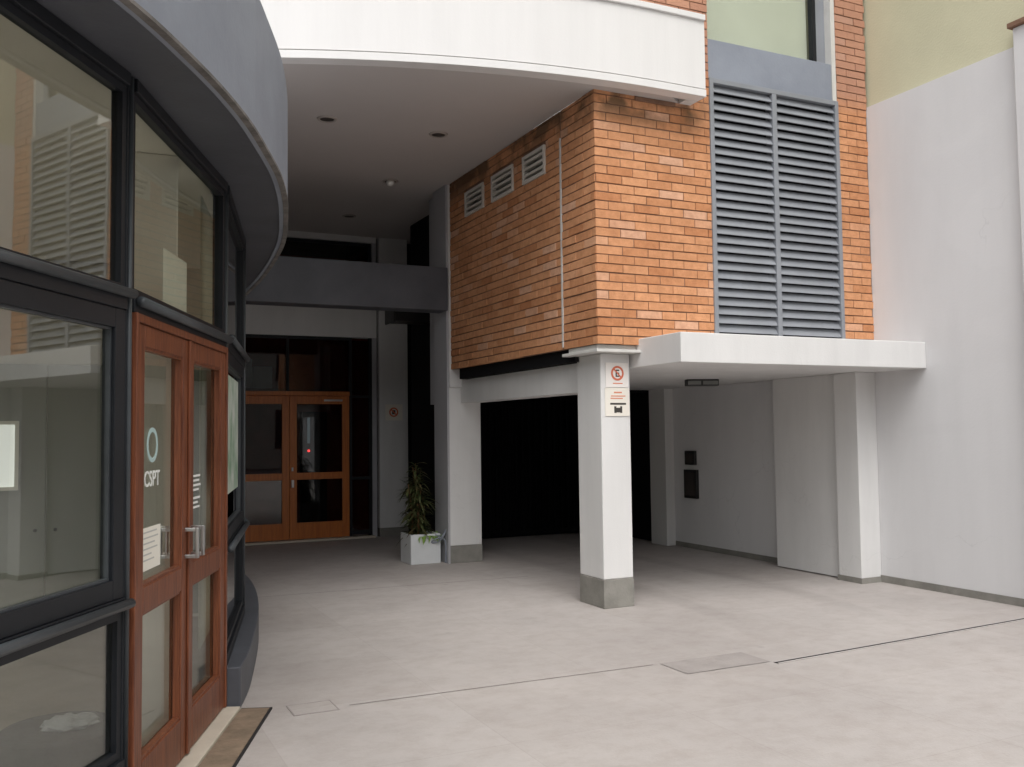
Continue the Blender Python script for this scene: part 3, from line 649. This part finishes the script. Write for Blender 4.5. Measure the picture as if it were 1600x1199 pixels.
# interior
q = MB(); q.box(-6, 1.2, 9.2, 9.35, .02, 3.31); q.box(-6.1, -6, -.3, 9.3, 0, 3.31); q.build('inner_wall', 'inwall', P)
q = MB(); q.prism([(-6, .5), (-2.9, .55), (-1.72, 1.35), (N0[0]-.1, N0[1]+.05), (N1[0]-.1, N1[1]+.05), (N2[0]-.1, N2[1]+.05), (N3[0]-.1, N3[1]), (N3[0], 9.19), (-6, 9.19)], .001, .02); q.build('inner_floor', 'infloor', P)
q = MB(); q.prism([(-1.6, 1.5), (N0[0]-.1, N0[1]+.05), (N1[0]-.1, N1[1]+.05), (N2[0]-.1, N2[1]+.05), (N3[0]-.1, N3[1]), (N3[0], 9.19), (-1.6, 9.19)], 3.29, 3.308); q.build('inner_ceiling', 'inwhite', P)
q = MB(); q.prism([(-6, .6), (-3.2, .7), (-1.62, 1.7), (-1.62, 9.34), (-6, 9.34)], 3.32, 3.34); q.build('added_skylight', 'glass', P)  # unseen glass roof, added to let daylight into the pavilion interior
q = MB(); q.box(.25, .555, 5.50, 5.80, .021, 3.289); q.build('inner_column', 'inwhite', P, bevel=.01)
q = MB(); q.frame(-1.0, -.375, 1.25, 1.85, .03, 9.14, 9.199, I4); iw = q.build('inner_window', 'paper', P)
boxes('cupboard_door', 'cupboard', P, [(-1.5, -.163, 9.186, 9.199, .05, 2.35), (-.157, 1.15, 9.186, 9.199, .05, 2.35)], None, .004)
boxes('cupboard_knob', 'plastic', P, [(-.255, -.225, 9.15, 9.185, .88, .91), (-.095, -.065, 9.15, 9.185, .88, .91)], None, .008)
q = MB(); q.box(-.965, -.405, 9.17, 9.18, 1.28, 1.82); q.build('window_pane', 'winglow', iw)

# door mat strip outside
t = thing('door_strip', 'brown stone strip with dark joint set in front of the timber doors', 'doorstep', loc=(.8, 5.2, 0))
q = MB()
q.box(-.3, L-.03, .112, .285, .0005, .012, T); q.build('stone', 'mat', t)
q = MB(); q.box(-.3, L-.01, .286, .300, .0005, .010, T); q.box(L-.029, L-.012, .112, .285, .0005, .010, T); q.build('joint', 'slot', t)

# notices on the glass
q = MB(); q.box(.27, .56, -.0245, -.0225, 1.07, 1.27, T); o = thing('paper_notice', 'white printed notice taped inside the glass of the timber door', 'notice', loc=(.4, 4.8, 1.1))
q.build('sheet', 'paper', o)
q = MB()
for i in range(6): q.box(.30, .30+(.2, .22, .17, .21, .12, .16)[i], -.0222, -.0215, 1.245-i*.026, 1.252-i*.026, T)
q.build('printed_lines', 'print', o)
q = MB(); q.box(.62, 1.05, -.040, -.036, 2.37, 2.66, T); o = q.build('paper_sheet', 'paper'); tag(o, 'blank cream paper sheet standing behind the glass above the timber doors', 'paper')

# pouf with white bag inside, lower left
t = thing('floor_bin', 'dark grey round bin topped with a crumpled white bag behind the lower glass', 'bin', loc=(-.02, 5.05, .02))
q = MB(); q.disc(-.02, 5.05, .021, .30, .36, .27, 32); q.disc(-.02, 5.05, .301, .315, .27, .25, 32); q.build('bin_body', 'cloth', t, smooth=False)
q = MB()
bmesh.ops.create_icosphere(q.bm, subdivisions=4, radius=1)
for v in q.bm.verts:
    nn = noise.noise(v.co*2.3)+.5*noise.noise(v.co*6)
    v.co = Vector((v.co.x*.12*(1+.25*nn)+.03, v.co.y*.12*(1+.25*nn)+5.05, .325+v.co.z*.022*(1+nn)))
q.build('bag', 'bag', t, smooth=True)

# ================================================================ small things
# recessed ceiling spots
spots = [((2.42, 9.45), 'recessed ceiling spot nearest the curved canopy, dark inside', 0), ((3.67, 9.46), 'recessed ceiling spot in front of the brick vents, dark inside', 0),
         ((3.78, 11.49), 'recessed ceiling spot showing a white bulb, midway under the ceiling', 1), ((3.82, 13.6), 'small dark ceiling spot farthest back above the entrance', 0)]
src = None
for (x, y), lab, bulb in spots:
    t = thing('ceiling_spot', lab, 'ceiling light', 'recessed spots in the ceiling', loc=(x, y, 5.0))
    if src is None:
        q = MB(); n = 28; P_ = []
        for i in range(n):
            a = 2*math.pi*i/n; P_.append([q.bm.verts.new((rr*math.cos(a), rr*math.sin(a), zz)) for rr, zz in ((.070, .0), (.105, .0), (.100, -.012), (.078, -.014))])
        for i in range(n):
            a, c = P_[i], P_[(i+1) % n]
            for k in range(4): q.bm.faces.new((a[k], c[k], c[(k+1) % 4], a[(k+1) % 4]))
        r0 = q.build('ring', 'lampring'); q = MB(); q.disc(0, 0, -.006, .001, .077, .07, 28); r1 = q.build('recess', 'lampdark'); src = (r0, r1)
    else: r0, r1 = src[0].copy(), src[1].copy(); COL.objects.link(r0); COL.objects.link(r1)
    for o in (r0, r1): o.parent = t; o.matrix_parent_inverse = Matrix.Identity(4)
    if bulb:
        q = MB(); bmesh.ops.create_uvsphere(q.bm, u_segments=20, v_segments=12, radius=.055)
        for v in q.bm.verts: v.co.z = v.co.z*.9-.02
        o = q.build('bulb', 'bulb', smooth=True); o.parent = t

# lamp under the canopy
t = thing('ceiling_lamp', 'black rectangular bulkhead lamp fixed under the white canopy', 'lamp', loc=(7.1, 8.7, 2.31))
q = MB(); TT = Matrix.Translation((6.99, 9.22, 0)) @ Matrix.Rotation(R_(-20), 4, 'Z')
q.box(-.20, .20, -.06, .06, 2.235, 2.3165, TT); q.build('housing', 'plastic', t, bevel=.01)
q = MB(); q.box(-.19, -.03, -.064, -.0605, 2.25, 2.295, TT); q.box(.0, .185, -.064, -.0605, 2.25, 2.295, TT); q.build('lens', 'lens', t)

# meter boxes
for (y0, y1, z0, z1, lab) in ((10.90, 11.13, 1.20, 1.40, 'small black intercom box above the taller one on the undercroft wall'), (10.86, 11.16, .72, 1.13, 'taller black meter box below the small one on the undercroft wall')):
    t = thing('wall_box', lab, 'wall box', 'black boxes on the undercroft wall', loc=(XW, (y0+y1)/2, z0))
    q = MB(); q.box(XW-.05, XW-.001, y0, y1, z0, z1); q.build('casing', 'plastic', t, bevel=.008)
    q = MB(); q.box(XW-.054, XW-.0505, y0+.04, y1-.04, z0+.04, z1-.04); q.build('cover', 'lampdark', t)

# signs
def slab(x0, x1, z0, z1, y, th=.006): return MB().box(x0, x1, y-th, y, z0, z1)
YP = 7.7275
t = thing('parking_sign', 'square white sign with red circle and letter E high on the white pillar', 'sign', loc=(4.85, YP, 2.14))
slab(4.71, 4.965, 2.125, 2.365, YP).build('plate', 'signwhite', t)
q = MB(); q.ring(4.842, 2.262, YP-.009, YP-.0065, .052, .072, 36); q.build('red_ring', 'red', t)
q = MB(); q.disc(0, 0, 0, .001, .052, .052, 30, Matrix.Translation((4.842, YP-.0072, 2.262)) @ Matrix.Rotation(math.pi/2, 4, 'X')); q.build('ring_field', 'signwhite', t)
TX = Matrix(((1, 0, 0, 4.840), (0, 0, -1, YP-.0085), (0, 1, 0, 2.258), (0, 0, 0, 1)))
text_mesh('E', .098, TX, 'black', 'letter', t, .0008, .002)
q = MB(); q.box(-.06, .06, -.0005, .0005, -.007, .007, Matrix.Translation((4.842, YP-.0105, 2.262)) @ Matrix.Rotation(R_(45), 4, 'Y')); q.build('red_bar', 'red', t)
q = MB(); q.box(4.79, 4.90, YP-.0075, YP-.0062, 2.158, 2.168); q.build('text_line', 'orange', t)
t = thing('garage_sign', 'cream sign with rows of small text and a dark bar, below the round red symbol', 'sign', loc=(4.86, YP, 1.85))
slab(4.70, 4.975, 1.845, 2.12, YP).build('plate', 'signcream', t)
q = MB(); q.box(4.80, 4.89, YP-.0075, YP-.0062, 2.068, 2.082); q.box(4.765, 4.93, YP-.0075, YP-.0062, 2.035, 2.045); q.box(4.76, 4.90, YP-.0075, YP-.0062, 2.012, 2.022); q.build('text_line', 'orange', t)
q = MB(); q.box(4.755, 4.935, YP-.0075, YP-.0062, 1.955, 1.973); q.box(4.80, 4.825, YP-.0075, YP-.0062, 1.875, 1.94); q.box(4.868, 4.89, YP-.0075, YP-.0062, 1.875, 1.94); q.box(4.825, 4.868, YP-.0075, YP-.0062, 1.88, 1.925); q.build('dark_print', 'black', t)
YS = YE-.0225
t = thing('prohibition_sign', 'small cream sign with a dark red symbol on the column beside the entrance', 'sign', loc=(4.95, YS, 1.92))
slab(4.80, 5.10, 1.92, 2.19, YS).build('plate', 'signcream', t)
q = MB(); q.ring(4.945, 2.06, YS-.009, YS-.0065, .055, .08, 32); q.box(-.065, .065, -.0005, .0005, -.011, .011, Matrix.Translation((4.945, YS-.0095, 2.06)) @ Matrix.Rotation(R_(45), 4, 'Y')); q.build('red_symbol', 'red', t)
q = MB(); q.box(4.915, 4.975, YS-.0078, YS-.0064, 2.025, 2.095); q.build('dark_print', 'black', t)

# planter + plant
t = thing('planter', 'white square concrete planter box at the foot of the back column', 'planter', loc=(4.23, 11.75, 0))
q = MB(); x0, x1, y0, y1 = 4.035, 4.445, 11.50, 11.92
q.box(x0, x1, y0, y0+.03, 0, .385); q.box(x0, x1, y1-.03, y1, 0, .385); q.box(x0, x0+.03, y0+.03, y1-.03, 0, .385); q.box(x1-.03, x1, y0+.03, y1-.03, 0, .385); q.build('box', 'planter', t, bevel=.006)
q = MB(); q.box(x0+.03, x1-.03, y0+.03, y1-.03, .2, .345); q.build('soil', 'soil', t)
t = thing('potted_plant', 'tall dark green leafy plant with brown canes and bright lower leaves in the white planter', 'plant', loc=(4.24, 11.72, .34))
rnd = random.Random(21)
def leaf(b, base, d, L, w, droop):
    d = d.normalized(); s = d.cross(Vector((0, 0, 1)));
    if s.length < .05: s = Vector((1, 0, 0))
    s.normalize(); pts = []; n = 5; prev = None
    for i in range(n+1):
        t_ = i/n; c = base+d*L*t_+Vector((0, 0, -droop*L*t_*t_)); ww = w*math.sin(math.pi*min(.98, t_*.85+.12))*.5
        a = b.bm.verts.new(c+s*ww+Vector((0, 0, .15*ww))); m_ = b.bm.verts.new(c-Vector((0, 0, .1*ww))); e = b.bm.verts.new(c-s*ww+Vector((0, 0, .15*ww)))
        if prev: b.bm.faces.new((prev[0], a, m_, prev[1])); b.bm.faces.new((prev[1], m_, e, prev[2]))
        prev = (a, m_, e)
canes = MB(); dk = MB()
for i in range(13):
    bx_, by_ = 4.24+rnd.uniform(-.13, .13), 11.70+rnd.uniform(-.12, .12); h = rnd.uniform(.45, .98); lean = Vector((rnd.uniform(-.12, .12), rnd.uniform(-.10, .10), 0))
    pts = [Vector((bx_, by_, .33))+lean*t_*t_+Vector((0, 0, h*t_)) for t_ in (0, .33, .66, 1)]
    canes.tube(pts, [.010, .009, .007, .004], 6)
    for k in range(int(52*h)+14):
        t_ = rnd.uniform(.02, 1.0); c = Vector((bx_, by_, .33))+lean*t_*t_+Vector((0, 0, h*t_)); a = rnd.uniform(0, 6.283)
        leaf(dk, c, Vector((math.cos(a), math.sin(a), rnd.uniform(-.2, 1.1))), rnd.uniform(.12, .25), rnd.uniform(.022, .042), rnd.uniform(.2, .9))
for k in range(14):
    a = rnd.uniform(2.2, 3.9); leaf(dk, Vector((4.16, 11.68, .33+rnd.uniform(.52, .66))), Vector((math.cos(a), math.sin(a)*.5, rnd.uniform(-.05, .2))), rnd.uniform(.2, .3), .025, .12)
canes.build('canes', 'cane', t, smooth=True); dk.build('foliage', 'leafd', t)
lf = MB()
for k in range(130):
    a = rnd.uniform(0, 6.283); leaf(lf, Vector((4.28+rnd.uniform(-.12, .15), 11.58+rnd.uniform(-.06, .1), .345)), Vector((math.cos(a), math.sin(a)-.4, rnd.uniform(.3, 1.5))), rnd.uniform(.09, .17), rnd.uniform(.02, .035), rnd.uniform(.5, 1.2))
lf.build('lower_leaves', 'leafl', t)
# grey-blue hose looped over the planter rim
q = MB(); pts = [(4.30, 11.56, .36), (4.38, 11.50, .37), (4.43, 11.47, .34), (4.47, 11.46, .38), (4.49, 11.44, .43), (4.47, 11.42, .39), (4.42, 11.45, .30), (4.34, 11.485, .27), (4.32, 11.485, .29), (4.40, 11.46, .33), (4.48, 11.44, .30), (4.49, 11.43, .12), (4.48, 11.42, .012)]
def smooth_pts(p, n=5):
    p = [Vector(a) for a in p]; p = [p[0]]+p+[p[-1]]; out = []
    for i in range(1, len(p)-2):
        for k in range(n):
            s = k/n; a, b_, c, d = p[i-1:i+3]; out.append(.5*((2*b_)+(-a+c)*s+(2*a-5*b_+4*c-d)*s*s+(-a+3*b_-3*c+d)*s**3))
    out.append(p[-2]); return out
q.tube(smooth_pts(pts), .010, 8); tag(q.build('garden_hose', 'canopy', smooth=True), 'blue grey hose end looped over the corner of the white planter', 'hose')

# lobby totem with red light behind the entrance doors
t = thing('lobby_totem', 'slim dark stand with pale strip and small red light behind the entrance glass', 'stand', loc=(3.85, 16.2, 0))
q = MB(); q.box(3.70, 4.15, 16.25, 16.4, 0, 2.1); q.build('panel', 'frame', t, bevel=.01)
q = MB(); q.box(3.80, 3.845, 16.235, 16.249, 1.55, 2.0); q.build('light_strip', 'bluestrip', t)
q = MB(); bmesh.ops.create_uvsphere(q.bm, u_segments=16, v_segments=10, radius=.022)
for v in q.bm.verts: v.co += Vector((3.82, 16.22, 1.42))
q.build('red_light', 'redlamp', t, smooth=True)
# pale counter seen through the transom
t = thing('lobby_counter', 'pale raised box on a shelf seen through the glass over the entrance doors', 'box', loc=(2.9, 15.4, 2.46))
q = MB(); q.box(2.72, 3.02, 15.35, 15.6, 2.46, 2.82); q.build('box', 'planter', t, bevel=.01); q = MB(); q.box(2.60, 2.70, 15.38, 15.5, 2.46, 2.93); q.build('post', 'planter', t)
q = MB(); q.box(1.3, 4.5, 15.3, 15.7, 2.40, 2.459); q.build('shelf', 'wood', t)

# ================================================================ street behind the camera (seen only in reflections)
t = thing('street_house', 'plain beige street house opposite the passage with dark windows', 'building', loc=(3, -20, 0))
q = MB(); q.box(-14, 20, -24, -20, -.02, 9); q.build('wall', 'facade', t)
for i in range(7):
    for k in range(2):
        q = MB(); q.box(-12+i*4.4, -10.4+i*4.4, -20.0, -19.96, 1.0+k*3.6, 3.0+k*3.6); q.build('window', 'frame', t)
